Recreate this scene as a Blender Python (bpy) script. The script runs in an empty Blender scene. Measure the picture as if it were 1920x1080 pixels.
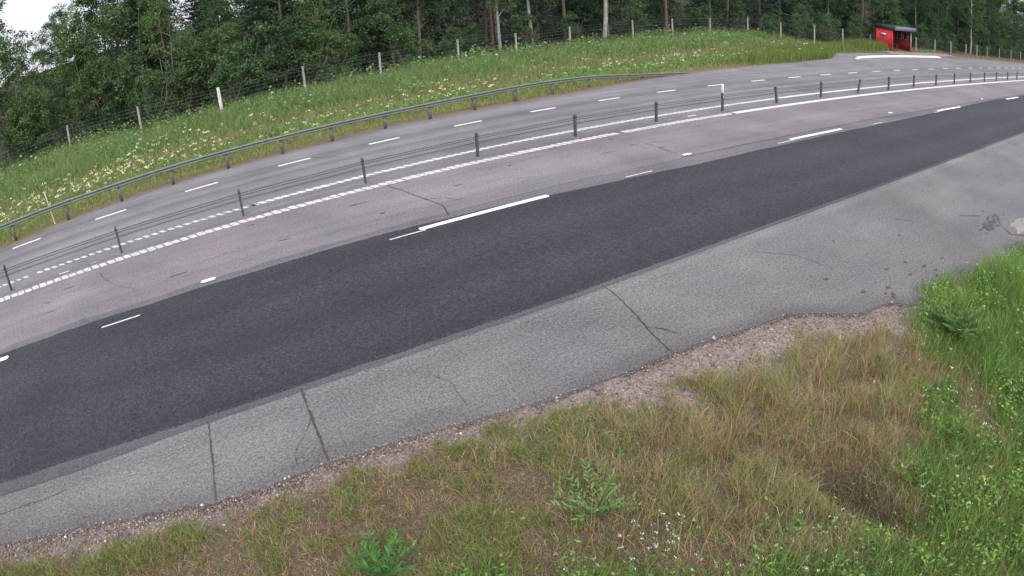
import bpy, math, random
import numpy as np
from mathutils import Matrix, Vector

SEED = 11
rng = np.random.default_rng(SEED)
random.seed(SEED)
S = bpy.context.scene
COL = S.collection

# ------------------------------------------------------------------ helpers
def vnoise(x, y, seed=0):
    """smooth value noise in 0..1 on numpy arrays"""
    x = np.asarray(x, float); y = np.asarray(y, float)
    xi = np.floor(x).astype(np.int64); yi = np.floor(y).astype(np.int64)
    fx = x - xi; fy = y - yi
    fx = fx * fx * (3 - 2 * fx); fy = fy * fy * (3 - 2 * fy)
    def h(a, b):
        n = (a * 374761393 + b * 668265263 + seed * 974634721) & 0x7fffffff
        n = ((n ^ (n >> 13)) * 1274126177) & 0x7fffffff
        return ((n ^ (n >> 16)) & 0xffff) / 65535.0
    return (h(xi, yi) * (1 - fx) + h(xi + 1, yi) * fx) * (1 - fy) + (h(xi, yi + 1) * (1 - fx) + h(xi + 1, yi + 1) * fx) * fy

def fbm(x, y, seed=0):
    return (vnoise(x, y, seed) + .5 * vnoise(x * 2.1, y * 2.1, seed + 7) + .25 * vnoise(x * 4.3, y * 4.3, seed + 13)) / 1.75

def sstep(a, b, x):
    t = np.clip((np.asarray(x, float) - a) / (b - a), 0, 1)
    return t * t * (3 - 2 * t)

class Geo:
    """collects polygons (quads / tris) with per-vertex colour and material slot"""
    def __init__(self):
        self.v = []; self.f = []; self.c = []; self.m = []; self.n = 0
    def add(self, v, f, c=(1, 1, 1), m=0):
        v = np.asarray(v, float).reshape(-1, 3); f = np.asarray(f, np.int64)
        if f.ndim == 1: f = f[None]
        c = np.asarray(c, float)
        if c.ndim == 1: c = np.repeat(c[None], len(v), 0)
        self.v.append(v); self.f.append(f + self.n); self.c.append(c)
        self.m.append(np.full(len(f), m)); self.n += len(v)
    def box(self, lo, hi, c=(1, 1, 1), m=0, M=None):
        x0, y0, z0 = lo; x1, y1, z1 = hi
        v = np.array([(x0,y0,z0),(x1,y0,z0),(x1,y1,z0),(x0,y1,z0),(x0,y0,z1),(x1,y0,z1),(x1,y1,z1),(x0,y1,z1)], float)
        if M is not None: v = np.array([M @ Vector(p) for p in v])
        self.add(v, [(0,3,2,1),(4,5,6,7),(0,1,5,4),(1,2,6,5),(2,3,7,6),(3,0,4,7)], c, m)
    def tube(self, P, R, n=8, c=(1, 1, 1), m=0, caps=True):
        P = np.asarray(P, float); k = len(P); R = np.broadcast_to(np.asarray(R, float), (k,))
        T = np.gradient(P, axis=0); T /= np.linalg.norm(T, axis=1)[:, None] + 1e-12
        ref = np.where(np.abs(T[:, 2:3]) > .9, np.array([[1., 0, 0]]), np.array([[0, 0, 1.]]))
        A = np.cross(T, ref); A /= np.linalg.norm(A, axis=1)[:, None] + 1e-12
        B = np.cross(T, A)
        a = np.linspace(0, 2 * np.pi, n, endpoint=False)
        V = P[:, None] + R[:, None, None] * (A[:, None] * np.cos(a)[None, :, None] + B[:, None] * np.sin(a)[None, :, None])
        V = V.reshape(-1, 3); i = np.arange(k - 1)[:, None] * n; j = np.arange(n)[None]
        f = np.stack([i + j, i + (j + 1) % n, i + n + (j + 1) % n, i + n + j], -1).reshape(-1, 4)
        self.add(V, f, c, m)
        if caps:
            b = self.n - len(V)
            for s, flip in ((0, 1), ((k - 1) * n, 0)):
                ctr = V[s:s + n].mean(0)
                vv = np.vstack([V[s:s + n], ctr])
                ff = [(q, (q + 1) % n, n) if not flip else ((q + 1) % n, q, n) for q in range(n)]
                self.add(vv, ff, c, m)
    def build(self, name, mats, parent=None, smooth=False):
        me = bpy.data.meshes.new(name)
        if self.n:
            V = np.vstack(self.v); C = np.vstack(self.c)
            sizes = np.concatenate([np.full(len(f), f.shape[1]) for f in self.f])
            L = np.concatenate([f.ravel() for f in self.f])
            me.vertices.add(len(V)); me.vertices.foreach_set('co', V.astype(np.float32).ravel())
            me.loops.add(len(L)); me.loops.foreach_set('vertex_index', L.astype(np.int32))
            me.polygons.add(len(sizes))
            st = np.concatenate([[0], np.cumsum(sizes)[:-1]])
            me.polygons.foreach_set('loop_start', st.astype(np.int32))
            me.polygons.foreach_set('loop_total', sizes.astype(np.int32))
            me.polygons.foreach_set('material_index', np.concatenate(self.m).astype(np.int32))
            if smooth: me.polygons.foreach_set('use_smooth', np.ones(len(sizes), bool))
            me.update(calc_edges=True)
            at = me.attributes.new('Tint', 'FLOAT_COLOR', 'POINT')
            at.data.foreach_set('color', np.hstack([C, np.ones((len(C), 1))]).astype(np.float32).ravel())
        for q in (mats if isinstance(mats, (list, tuple)) else [mats]): me.materials.append(q)
        o = bpy.data.objects.new(name, me); COL.objects.link(o)
        if parent: o.parent = parent
        return o

def tag(o, label=None, cat=None, group=None, kind=None):
    if label: o['label'] = label
    if cat: o['category'] = cat
    if group: o['group'] = group
    if kind: o['kind'] = kind
    return o

def empty(name, loc=(0, 0, 0), rz=0.):
    o = bpy.data.objects.new(name, None); COL.objects.link(o)
    o.location = loc; o.rotation_euler = (0, 0, rz); o.empty_display_size = .2
    return o

# ------------------------------------------------------------------ materials
def mat(name, rough=.8, spec=.3):
    m = bpy.data.materials.new(name); m.use_nodes = True
    b = m.node_tree.nodes['Principled BSDF']
    b.inputs['Roughness'].default_value = rough
    b.inputs['Specular IOR Level'].default_value = spec
    return m, m.node_tree, b

class NT:
    def __init__(self, nt): self.nt = nt; self.co = nt.nodes.new('ShaderNodeTexCoord')
    def link(self, a, b): self.nt.links.new(a, b)
    def mapping(self, scale):
        n = self.nt.nodes.new('ShaderNodeMapping'); n.inputs['Scale'].default_value = scale
        self.link(self.co.outputs['Object'], n.inputs['Vector']); return n.outputs[0]
    def noise(self, scale, detail=4, rough=.6, vec=None, dist=0):
        n = self.nt.nodes.new('ShaderNodeTexNoise'); n.inputs['Scale'].default_value = scale
        n.inputs['Detail'].default_value = detail; n.inputs['Roughness'].default_value = rough; n.inputs['Distortion'].default_value = dist
        self.link(vec if vec is not None else self.co.outputs['Object'], n.inputs['Vector']); return n.outputs['Fac']
    def voro(self, scale, out='Distance'):
        n = self.nt.nodes.new('ShaderNodeTexVoronoi'); n.inputs['Scale'].default_value = scale
        self.link(self.co.outputs['Object'], n.inputs['Vector']); return n.outputs[out]
    def ramp(self, fac, stops):
        n = self.nt.nodes.new('ShaderNodeValToRGB'); e = n.color_ramp.elements
        while len(e) < len(stops): e.new(.5)
        for q, (p, c) in zip(e, stops):
            q.position = p; q.color = (*c, 1) if len(c) == 3 else c
        self.link(fac, n.inputs['Fac']); return n.outputs['Color']
    def mix(self, fac, a, b, mode='MIX'):
        n = self.nt.nodes.new('ShaderNodeMix'); n.data_type = 'RGBA'; n.blend_type = mode
        for i, v in ((0, fac), (6, a), (7, b)):
            if hasattr(v, 'is_linked'): self.link(v, n.inputs[i])
            elif i == 0: n.inputs[0].default_value = v
            else: n.inputs[i].default_value = (*v, 1)
        return n.outputs[2]
    def bump(self, h, strength, dist=.01):
        n = self.nt.nodes.new('ShaderNodeBump'); n.inputs['Strength'].default_value = strength; n.inputs['Distance'].default_value = dist
        self.link(h, n.inputs['Height']); return n.outputs[0]
    def attr(self, name='Tint'):
        n = self.nt.nodes.new('ShaderNodeAttribute'); n.attribute_name = name; return n.outputs['Color']

def g3(v): return (v, v, v)

def asphalt(name, base, tint2, streak=.5, speck=.35, spots=.5, rough=.85):
    """worn asphalt: broad blotches, streaks along the road, fine aggregate and scattered dark spots"""
    m, nt, b = mat(name, rough, .35); N = NT(nt)
    c = N.mix(N.ramp(N.noise(.55, 5, .6), [(.35, g3(0)), (.68, g3(1))]), base, tint2)
    st = N.noise(1.0, 5, .62, N.mapping((.045, 3.2, 1)))
    c = N.mix(streak, c, N.ramp(st, [(.3, g3(.62)), (.5, g3(1.0)), (.72, g3(1.22))]), 'MULTIPLY')
    ag = N.ramp(N.noise(34, 3, .7), [(.30, g3(.45)), (.5, g3(1.0)), (.72, g3(1.6))])
    c = N.mix(speck, c, ag, 'MULTIPLY')
    ag2 = N.ramp(N.noise(17, 3, .75), [(.32, g3(.5)), (.5, g3(1.0)), (.7, g3(1.5))])
    c = N.mix(speck * .8, c, ag2, 'MULTIPLY')
    sp = N.ramp(N.noise(1.0, 6, .72, N.mapping((1.3, 3.6, 1)), .4), [(.30, g3(.55)), (.40, g3(1))])
    c = N.mix(spots, c, sp, 'MULTIPLY')
    c = N.mix(1.0, c, N.attr(), 'MULTIPLY')
    big = N.ramp(N.noise(.22, 4, .65, None, .8), [(.32, g3(.80)), (.5, g3(1)), (.68, g3(1.16))])
    c = N.mix(.8, c, big, 'MULTIPLY')
    N.link(c, b.inputs['Base Color'])
    N.link(N.bump(N.noise(70, 3, .7), .35, .01), b.inputs['Normal'])
    return m

M = {}
M['old'] = asphalt('weathered_asphalt', (.158, .155, .163), (.188, .179, .184), .7, .6, .7)
M['pink'] = asphalt('reddish_asphalt', (.166, .155, .164), (.198, .176, .180), .4, .6, .7)
M['shoulder'] = asphalt('shoulder_asphalt', (.138, .134, .136), (.166, .157, .157), .2, .72, .6)
M['new'] = asphalt('fresh_asphalt', (.029, .030, .036), (.034, .034, .040), .22, 1.0, .2, .75)
M['mill'] = asphalt('milled_asphalt', (.075, .072, .078), (.095, .088, .092), .4, .6, .5)
M['mill_pale'] = asphalt('dusty_asphalt', (.118, .113, .118), (.140, .130, .133), .4, .6, .5)
M['tar'] = asphalt('bitumen', (.052, .052, .056), (.066, .065, .065), .1, .4, .1, .6)
M['crack'] = asphalt('crack_fill', (.050, .047, .048), (.068, .064, .064), .1, .3, .1)
M['patch'] = asphalt('repair_patch', (.22, .20, .19), (.26, .235, .22), .2, .7, .5)
M['side'] = asphalt('asphalt_lip', (.085, .078, .076), (.11, .10, .096), .1, .6, .3)

def paint(name, wear=.4, col=(.80, .79, .80)):
    m, nt, b = mat(name, .7, .3); N = NT(nt)
    w = N.ramp(N.noise(9, 5, .75), [(.36, g3(1)), (.52, g3(0))])
    c = N.mix(N.mix(1.0, w, g3(wear), 'MULTIPLY'), col, (.27, .25, .25))
    c = N.mix(.5, c, N.ramp(N.noise(1.5, 4, .6), [(.3, g3(.8)), (.6, g3(1.05))]), 'MULTIPLY')
    N.link(c, b.inputs['Base Color']); return m
M['paint'] = paint('road_paint', .5, (.70, .69, .70))
M['paint_worn'] = paint('worn_road_paint', .95, (.62, .60, .59))
M['paint_new'] = paint('fresh_road_paint', .02, (.86, .86, .88))
M['paint_dust'] = paint('dusty_residue', .9, (.36, .33, .33))

def plain(name, col, rough=.6, spec=.4, metal=0., var=.35, scale=6.):
    m, nt, b = mat(name, rough, spec); N = NT(nt)
    b.inputs['Metallic'].default_value = metal
    c = N.mix(var, col, N.ramp(N.noise(scale, 5, .65), [(.3, g3(.55)), (.5, g3(1)), (.75, g3(1.3))]), 'MULTIPLY')
    N.link(c, b.inputs['Base Color']); return m
M['steel'] = plain('weathered_galvanised_steel', (.155, .175, .160), .65, .4, .15, .5, 3)
M['steel_dark'] = plain('dull_post_steel', (.075, .076, .084), .6, .4, .1, .6, 9)
M['steel_post'] = plain('rail_post_steel', (.16, .17, .165), .6, .4, .3, .5, 6)
M['cable'] = plain('wire_rope_steel', (.085, .088, .10), .55, .5, .2, .3, 30)
M['socket'] = plain('concrete_socket', (.19, .18, .18), .9, .2, 0, .6, 14)
M['white_plate'] = plain('white_plastic', (.80, .80, .81), .5, .4, 0, .15, 10)
M['black_mark'] = plain('dark_reflector_frame', (.05, .05, .06), .5, .4)
M['wood_post'] = plain('grey_wood_post', (.33, .325, .285), .85, .2, 0, .7, 8)
M['white_post'] = plain('pale_birch_post', (.66, .64, .60), .8, .2, 0, .5, 8)
M['wire'] = plain('fence_wire', (.11, .12, .12), .6, .4, .2, .2)
M['stake'] = plain('pale_stake', (.62, .63, .42), .6, .3, 0, .3, 5)
M['red'] = plain('red_painted_boards', (.58, .045, .05), .65, .3, 0, .35, 3)
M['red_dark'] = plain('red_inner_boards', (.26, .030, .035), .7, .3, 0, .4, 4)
M['slate'] = plain('dark_roof_felt', (.040, .046, .055), .8, .2, 0, .5, 4)
M['fascia'] = plain('grey_fascia', (.145, .165, .195), .7, .3, 0, .3, 4)
M['post_pale'] = plain('pale_timber', (.40, .33, .29), .8, .2, 0, .5, 7)
M['sign'] = plain('white_sign_face', (.82, .72, .70), .5, .4, 0, .2, 20)
M['sign_rim'] = plain('dark_red_rim', (.09, .010, .012), .6, .3)
M['bench'] = plain('bench_wood', (.24, .075, .06), .8, .2, 0, .5, 6)
M['glass'] = plain('window_glass', (.06, .075, .07), .12, .6)
M['kerb'] = plain('white_painted_kerb', (.80, .78, .77), .75, .3, 0, .35, 4)
M['gravel_flat'] = plain('packed_gravel', (.26, .225, .205), .95, .15, 0, .8, 30)
M['birch_bark'] = plain('birch_bark', (.30, .295, .27), .85, .2, 0, .9, 4)
M['grey_bark'] = plain('grey_bark', (.16, .145, .125), .9, .15, 0, .8, 7)
M['pine_bark'] = plain('pine_bark', (.14, .09, .07), .9, .15, 0, .8, 7)

def leafmat(name, trans=.35, rough=.7, jit=.35):
    m = bpy.data.materials.new(name); m.use_nodes = True; nt = m.node_tree; N = NT(nt)
    b = nt.nodes['Principled BSDF']; b.inputs['Roughness'].default_value = rough; b.inputs['Specular IOR Level'].default_value = .25
    c = N.mix(jit, N.attr(), N.ramp(N.noise(3.0, 4, .7), [(.3, g3(.6)), (.5, g3(1)), (.72, g3(1.45))]), 'MULTIPLY')
    N.link(c, b.inputs['Base Color'])
    t = nt.nodes.new('ShaderNodeBsdfTranslucent'); N.link(c, t.inputs['Color'])
    x = nt.nodes.new('ShaderNodeMixShader'); x.inputs[0].default_value = trans
    out = nt.nodes['Material Output']
    N.link(b.outputs[0], x.inputs[1]); N.link(t.outputs[0], x.inputs[2]); N.link(x.outputs[0], out.inputs['Surface'])
    return m
M['leaf'] = leafmat('foliage')
M['needle'] = leafmat('needles', .12, .75)
M['blade'] = leafmat('grass_blades', .3, .7, .3)
M['petal'] = leafmat('petals', .25, .6, .1)

# ground: soil, gravel, thatch and forest litter laid out by world position
def ground_mat():
    m, nt, b = mat('soil_and_gravel', .95, .1); N = NT(nt)
    tint = N.attr()
    c = N.mix(.75, tint, N.ramp(N.noise(22, 6, .78), [(.30, g3(.42)), (.5, g3(1)), (.70, g3(1.75))]), 'MULTIPLY')
    c = N.mix(.5, c, N.ramp(N.noise(3, 5, .6), [(.3, g3(.7)), (.7, g3(1.3))]), 'MULTIPLY')
    st = N.ramp(N.voro(46, 'Distance'), [(.02, g3(1.8)), (.2, g3(1.1)), (.6, g3(.75))])
    c = N.mix(.5, c, st, 'MULTIPLY')
    N.link(c, b.inputs['Base Color'])
    N.link(N.bump(N.noise(45, 5, .7), .7, .03), b.inputs['Normal'])
    return m
M['ground'] = ground_mat()

# ------------------------------------------------------------------ layout of the place (metres; X along the road, Y across it away from the camera)
def bend(x):
    x = np.asarray(x, float)
    return -.0093 * np.log1p(np.exp((x - 13) / 4.)) * 4.

def poly(pts):
    a = np.array(pts, float)
    return lambda x: np.interp(x, a[:, 0], a[:, 1])

# north edge of the paving
yN = poly([(-60, 19.9), (-9, 20.0), (-6.1, 20.15), (-4.2, 20.75), (-1.7, 21.15), (1.1, 21.3), (5.2, 21.5), (8.4, 21.7), (11.3, 21.65), (15.4, 21.7), (19.8, 22.4), (25.1, 23.05),
           (32.6, 23.45), (38.5, 24.1), (40.5, 25.0), (42.5, 26.1), (48.8, 25.9), (54.4, 24.9), (62, 23.9), (71, 23.0), (83, 21.6), (120, 20.4), (220, 18)])
# south edge of the paving (frays towards the lay-by on the right)
yS0 = poly([(-60, 7.4), (-10, 6.75), (-3.7, 6.41), (-2.4, 6.3), (-.56, 5.97), (.87, 5.98), (2.04, 5.88), (3.36, 5.68), (4.4, 5.56), (5.48, 5.46), (6.8, 5.30), (7.6, 5.12), (8.0, 4.86),
            (8.5, 4.42), (9.2, 4.12), (9.9, 3.82), (11.7, 3.58), (13.2, 3.3), (14.5, 3.1), (20, 2.2), (40, -.5), (220, -8)])
def yS(x):
    x = np.asarray(x, float)
    return yS0(x) + (vnoise(x * 1.3, x * 0, 3) - .5) * .06 + (vnoise(x * 11., x * 0, 4) - .5) * .035 + sstep(7.8, 9.5, x) * (vnoise(x * 3.1, x * 0, 9) - .5) * .3

def gz(x, y):
    """height of the bare ground"""
    x = np.asarray(x, float); y = np.asarray(y, float)
    dn = y - yN(x); ds = yS(x) - y
    z = np.full(np.broadcast(x, y).shape, -.07)
    z = np.where(dn > 0, -.045 - .22 * np.exp(-((dn - 4.5) / 2.2) ** 2) + .10 * (fbm(x * .35, y * .35, 21) - .5) * sstep(.3, 3, dn), z)
    bank = -.028 - .16 * sstep(.2, 2.2, ds) + .10 * (fbm(x * .8, y * .8, 22) - .5) * sstep(.1, 1, ds)
    bank = bank - .50 * np.exp(-(((x - 5.3) / .26) ** 2 + ((y - 2.1) / .9) ** 2)) + .35 * np.exp(-(((x - 11.5) / 2.2) ** 2 + ((y - 2.0) / 1.3) ** 2))
    z = np.where(ds > 0, bank, z)
    return z

FENCE = [(-18.2, 36.6), (-13.9, 36.1), (-9.65, 35.7), (-5.21, 36.0), (-.96, 33.9), (3.26, 33.1), (7.8, 33.8), (11.9, 33.6), (16.9, 34.4), (20.44, 33.9), (24.95, 34.9), (30.67, 35.4), (34.49, 35.4),
         (38.31, 35.2), (43.2, 35.4), (45.0, 33.3), (47.0, 31.2), (49.4, 29.8), (54.67, 29.9), (62.33, 28.5), (65.0, 27.4), (68.2, 26.7), (70.9, 25.8), (74.4, 25.6), (77.83, 25.3), (81.1, 24.6), (85.28, 24.1),
         (89, 23.6), (93, 23.2), (97, 22.8), (101, 22.4)]
yF = poly(FENCE)

# ---- ground sheet reaching the horizon
def ground():
    xs = np.concatenate([[-900, -300, -120, -60], np.arange(-40, -6, 1.5), np.arange(-6, 17, .16), np.arange(17, 70, .9), np.arange(70, 130, 4), [160, 220, 400, 900, 1500]])
    ys = np.concatenate([[-900, -300, -80, -30], np.arange(-14, -2, 1.2), np.arange(-2, 7.4, .16), np.arange(7.4, 20, 1.6), np.arange(20, 46, .5), np.arange(46, 70, 3), [80, 120, 300, 900, 1500]])
    X, Y = np.meshgrid(xs, ys); Z = gz(X, Y)
    dn = Y - yN(X); ds = yS(X) - Y
    n1 = fbm(X * .9, Y * .9, 31); n2 = fbm(X * 2.7, Y * 2.7, 32)
    soil = np.array([.125, .105, .068]); grav = np.array([.27, .22, .196]); litter = np.array([.030, .034, .018]); thatch = np.array([.15, .13, .062]); mud_shade = np.array([.040, .033, .027])
    C = np.broadcast_to(soil, X.shape + (3,)).copy()
    gw = .30 + .75 * sstep(1.5, 6, X) * (1 - sstep(9, 11, X))
    k = (1 - sstep(gw * .6, gw * 1.5, ds + (n2 - .5) * .5)) * (ds > -1) * (ds < 4)
    C = C * (1 - k[..., None]) + grav * k[..., None]
    k = np.exp(-(((X - 8.15) / .9) ** 2 + ((Y - 1.9) / .8) ** 2)) * .8
    C = C * (1 - k[..., None]) + np.array([.15, .125, .115]) * k[..., None]
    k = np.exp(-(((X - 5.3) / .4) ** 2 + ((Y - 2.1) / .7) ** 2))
    C = C * (1 - k[..., None]) + mud_shade * k[..., None]  # ditch mud, its colour darkened further to paint in the hollow's shade
    far = (dn > 0)
    kf = sstep(.15, .7, dn)[..., None] * far[..., None]
    C = np.where(far[..., None], grav * .8 * (1 - kf) + thatch * kf, C)
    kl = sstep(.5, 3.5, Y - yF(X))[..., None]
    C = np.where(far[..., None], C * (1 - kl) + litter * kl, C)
    # dry reddish strip beside the shelter
    kd = sstep(56, 60, X) * (dn > 0) * (1 - sstep(-.5, 1.5, Y - yF(X)))
    C = C * (1 - kd[..., None] * .8) + np.array([.25, .19, .14]) * kd[..., None] * .8
    g = Geo(); ny, nx = X.shape
    i = (np.arange(ny - 1)[:, None] * nx + np.arange(nx - 1)[None]).ravel()
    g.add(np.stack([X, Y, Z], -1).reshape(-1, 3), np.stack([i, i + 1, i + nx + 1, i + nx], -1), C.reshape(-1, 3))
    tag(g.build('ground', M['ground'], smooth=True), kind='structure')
ground()

# ---- paved sheets
def strip(name, lo, hi, xs, z, m, skirt=0., side=None, kind='structure', tone=None):
    g = Geo(); xs = np.asarray(xs, float); a = lo(xs); b = hi(xs); n = len(xs)
    rows = (42 if tone else 7) if (b - a).max() > .9 else 3
    t = np.linspace(0, 1, rows)
    Y = a[:, None] * (1 - t) + b[:, None] * t
    V = np.stack([np.repeat(xs[:, None], rows, 1), Y, np.full(Y.shape, z)], -1).reshape(-1, 3)
    i = (np.arange(n - 1)[:, None] * rows + np.arange(rows - 1)[None]).ravel()
    tc = np.repeat(np.clip(tone(V[:, 0], V[:, 1]), .2, 2)[:, None], 3, 1) if tone else (1, 1, 1)
    g.add(V, np.stack([i, i + rows, i + rows + 1, i + 1], -1), tc)
    if skirt:
        for E, s in ((a, 0), (b, 1)):
            V = np.concatenate([np.stack([xs, E, np.full(n, z)], -1), np.stack([xs, E + (-.025 if s == 0 else .025), np.full(n, z - skirt)], -1)])
            j = np.arange(n - 1); f = np.stack([j, j + n, j + n + 1, j + 1], -1)
            g.add(V, f if s == 0 else f[:, ::-1], m=1)
    return tag(g.build(name, [m, side or m]), kind=kind)

XS = np.concatenate([[-60, -40, -25], np.arange(-15, 20, .08), np.arange(20, 70, .5), np.arange(70, 222, 8)])
wob = lambda s, a: (lambda x: (vnoise(np.asarray(x) * 1.1, np.asarray(x) * 0, s) - .5) * a + (vnoise(np.asarray(x) * 5, np.asarray(x) * 0, s + 1) - .5) * a * .5)
w1, w2, w3, w4, w5 = (wob(k, a) for k, a in ((51, .03), (52, .05), (53, .12), (54, .05), (55, .10)))
SPLIT = lambda x: 15.9 + bend(x)
def band(v, c, w): return np.exp(-((v - c) / w) ** 2)
def tone_old(x, y):
    v = y - bend(x) * 1.0; k = np.clip(fbm(x * .12, v * 2.0, 71) * 1.6 - .3, 0, 1)
    t = 1.03 - .33 * band(v, 19.95, .30) * (.6 + .4 * k) - .30 * band(v, 18.75, .22) * (.5 + .5 * k) - .30 * band(v, 17.3, .2) * (1 - .5 * k) - .10 * band(v, 17.9, .12) * k + .05 * band(v, 18.2, .35) + .06 * band(v, 20.9, .5)
    return t * (1 - .10 * (1 - sstep(0, .35, yN(x) - y))) * (.94 + .14 * fbm(x * .5, y * 3, 72))
def tone_mid(x, y):
    v = y - bend(x)
    t = 1 - .10 * band(v, 14.6, .35) * fbm(x * .15, v, 73) - .16 * band(v, 12.75, .35) * fbm(x * .2, v, 74) + .05 * band(v, 13.7, .5) - .10 * sstep(15.5, 15.7, v)
    return t * (.92 + .17 * fbm(x * .4, y * 2.5, 75))
def tone_sh(x, y):
    d = y - yS(x); n = fbm(x * .55, y * 1.6, 76)
    t = 1 - .25 * (1 - sstep(0, .55, d + (n - .5) * .5)) + .12 * band(y, 7.42, .10) * sstep(2.5, 6, x) - .10 * band(y, 7.2, .15) * sstep(.45, .6, n) - .16 * sstep(7, 11, x) * (1 - sstep(.6, 2.6, d)) - .12 * (1 - sstep(-4, -1, x)) * n
    return t * (.86 + .28 * fbm(x * .9, y * 1.3, 77))
def tone_new(x, y):
    v = y - bend(x) * .75
    t = 1 + .12 * band(v, 8.75, .35) + .12 * band(v, 10.5, .35) - .08 * band(v, 9.6, .3) - .10 * band(v, 7.9, .12) - .07 * band(v, 11.6, .3)
    return t * (.88 + .24 * fbm(x * .3, v * 1.4, 78))
strip('roadway', SPLIT, lambda x: yN(x) + wob(60, .12)(x), XS, 0., M['old'], .09, M['side'], tone=tone_old)
strip('median_pavement', lambda x: 12.3 + bend(x) + w2(x), SPLIT, XS, 0., M['pink'], tone=tone_mid)
strip('shoulder_pavement', yS, lambda x: 7.62 + bend(x) * .55 + 0 * x, XS, 0., M['shoulder'], .045, M['side'], tone=tone_sh)
# sub-base under the fresh asphalt closes the sheet
strip('old_pavement', lambda x: 7.55 + bend(x) * .55, lambda x: 12.4 + bend(x), XS, -.004, M['mill'])
strip('new_asphalt', lambda x: 7.74 + bend(x) * .55 + w1(x), lambda x: 12.12 + bend(x) * .9 - .55 * sstep(3, 13, x) + .45 * sstep(20, 42, x) + w4(x), XS, .016, M['new'], .016, M['new'], tone=tone_new)
strip('milled_edge', lambda x: 7.58 + bend(x) * .55 + w1(x) * .6 - .16 * (1 - sstep(-3, 0, x)) + .09 * sstep(5, 14, x), lambda x: 7.80 + bend(x) * .55, XS, .004, M['mill'])
strip('dusty_edge', lambda x: 11.5 + bend(x), lambda x: 12.42 + bend(x) + w5(x) - .2 * sstep(6, 14, x), XS, .004, M['mill_pale'])
strip('platform_gravel', lambda x: np.where(x < 51, 25.9, 24.2) - .0 * x, lambda x: 26.9 + .0 * x - .1 * (x - 50), np.arange(50.5, 64, .5), .012, M['gravel_flat'])

# ---- painted markings
def quad(g, x0, x1, y0, y1, z, c=(1, 1, 1), shear=0., round_end=0.):
    n = max(2, int(abs(x1 - x0) / .5) + 1)
    xs = np.linspace(x0, x1, n); b = bend(xs)
    V = np.concatenate([np.stack([xs, y0 + b, np.full(n, z)], -1), np.stack([xs + shear, y1 + b, np.full(n, z)], -1)])
    j = np.arange(n - 1); g.add(V, np.stack([j, j + 1, j + n + 1, j + n], -1), c)
    if round_end:
        w = (y1 - y0) / 2; yc = (y0 + y1) / 2
        for xe, s in ((x0, -1), (x1, 1)):
            a = np.linspace(-np.pi / 2, np.pi / 2, 9)
            P = np.stack([xe + s * np.cos(a) * round_end, yc + np.sin(a) * w + bend(xe), np.full(9, z)], -1)
            f = [(0, q, q + 1) if s > 0 else (0, q + 1, q) for q in range(1, 8)]
            g.add(P, f)

g = Geo()
for k in range(-4, 40):
    x0 = 3.42 + 3 * k; quad(g, x0, x0 + 1.0, 19.82, 19.97, .008, round_end=.03)
tag(g.build('dashed_edge_line', M['paint']), kind='structure')
g = Geo()
for k in range(-1, 9):
    x0 = 4.67 + 11.95 * k; quad(g, x0, x0 + 3.0, 11.77, 11.92, .022, round_end=.05)
tag(g.build('lane_line', M['paint_new']), kind='structure')
g = Geo()
for x0, x1, yc in ((3.93, 4.72, 11.735), (-2.03, -1.2, 11.72), (9.9, 10.75, 11.80), (15.8, 16.62, 11.74), (21.8, 22.55, 11.72), (27.8, 28.6, 11.72)):
    quad(g, x0, x1, yc - .022, yc + .022, .022)
tag(g.build('layout_line', M['paint']), kind='structure')
g = Geo()
for k in range(4):
    xc = .29 + 12.27 * k; yc = 12.37 + (0, .02, .17, .1)[k]; quad(g, xc - .10, xc + .10, yc - .065, yc + .065, .022, round_end=.06)
tag(g.build('paint_spot', M['paint_new']), kind='structure')

def rumble(name, yc, w, xs, period, fill, shear, m, z, seed):
    r = np.random.default_rng(seed); g = Geo(); x = xs[0]
    while x < xs[1]:
        L = period * (fill + r.uniform(-.06, .05)); a = w * (1 + r.uniform(-.10, .06))
        if r.random() > .012:
            n = 4; t = np.linspace(0, 1, n); top = yc + a / 2 + r.uniform(-.02, .02); bot = yc - a / 2 + r.uniform(-.012, .012)
            xt = x + shear + t * L; xb = x + t * L
            # ragged ends of each thermoplastic rib
            V = np.concatenate([np.stack([xb, bot + bend(xb) + np.array([.02, 0, 0, .015]) , np.full(n, z)], -1), np.stack([xt, top + bend(xt) - np.array([.02, 0, 0, .03]), np.full(n, z)], -1)])
            j = np.arange(n - 1); g.add(V, np.stack([j, j + 1, j + n + 1, j + n], -1))
        x += period
    return tag(g.build(name, m), kind='structure')
rumble('solid_edge_line', 15.41, .27, (-14, 18), .215, .86, -.07, M['paint_worn'], .007, 1)
g = Geo(); quad(g, 17.86, 150, 15.285, 15.535, .007); tag(g.build('solid_edge_line', M['paint']), kind='structure')
rumble('ribbed_edge_line', 16.52, .20, (-14, 2.0), .225, .66, -.10, M['paint_worn'], .007, 2)
rumble('ribbed_edge_line', 16.52, .21, (2.0, 22), .215, .80, -.10, M['paint'], .007, 3)
g = Geo(); quad(g, 21.9, 150, 16.42, 16.62, .007); tag(g.build('ribbed_edge_line', M['paint']), kind='structure')
g = Geo()
quad(g, -3.40, -3.10, 15.75, 15.81, .010); quad(g, 16.1, 16.5, 15.84, 15.92, .010)
tag(g.build('survey_dash', M['paint']), kind='structure')

LAYER = [0]
def blotch(g, x, y, rx, ry, z, seed, n=16):
    LAYER[0] += 1; z = z + .00011 * (LAYER[0] % 45)      # overlapping stains never share a plane
    r = np.random.default_rng(seed); a = np.linspace(0, 2 * np.pi, n, endpoint=False)
    k = r.uniform(.55, 1.15, n); V = np.stack([x + np.cos(a) * rx * k, y + np.sin(a) * ry * k, np.full(n, z)], -1)
    g.add(np.vstack([V, [x, y, z]]), [(q, (q + 1) % n, n) for q in range(n)])

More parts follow.
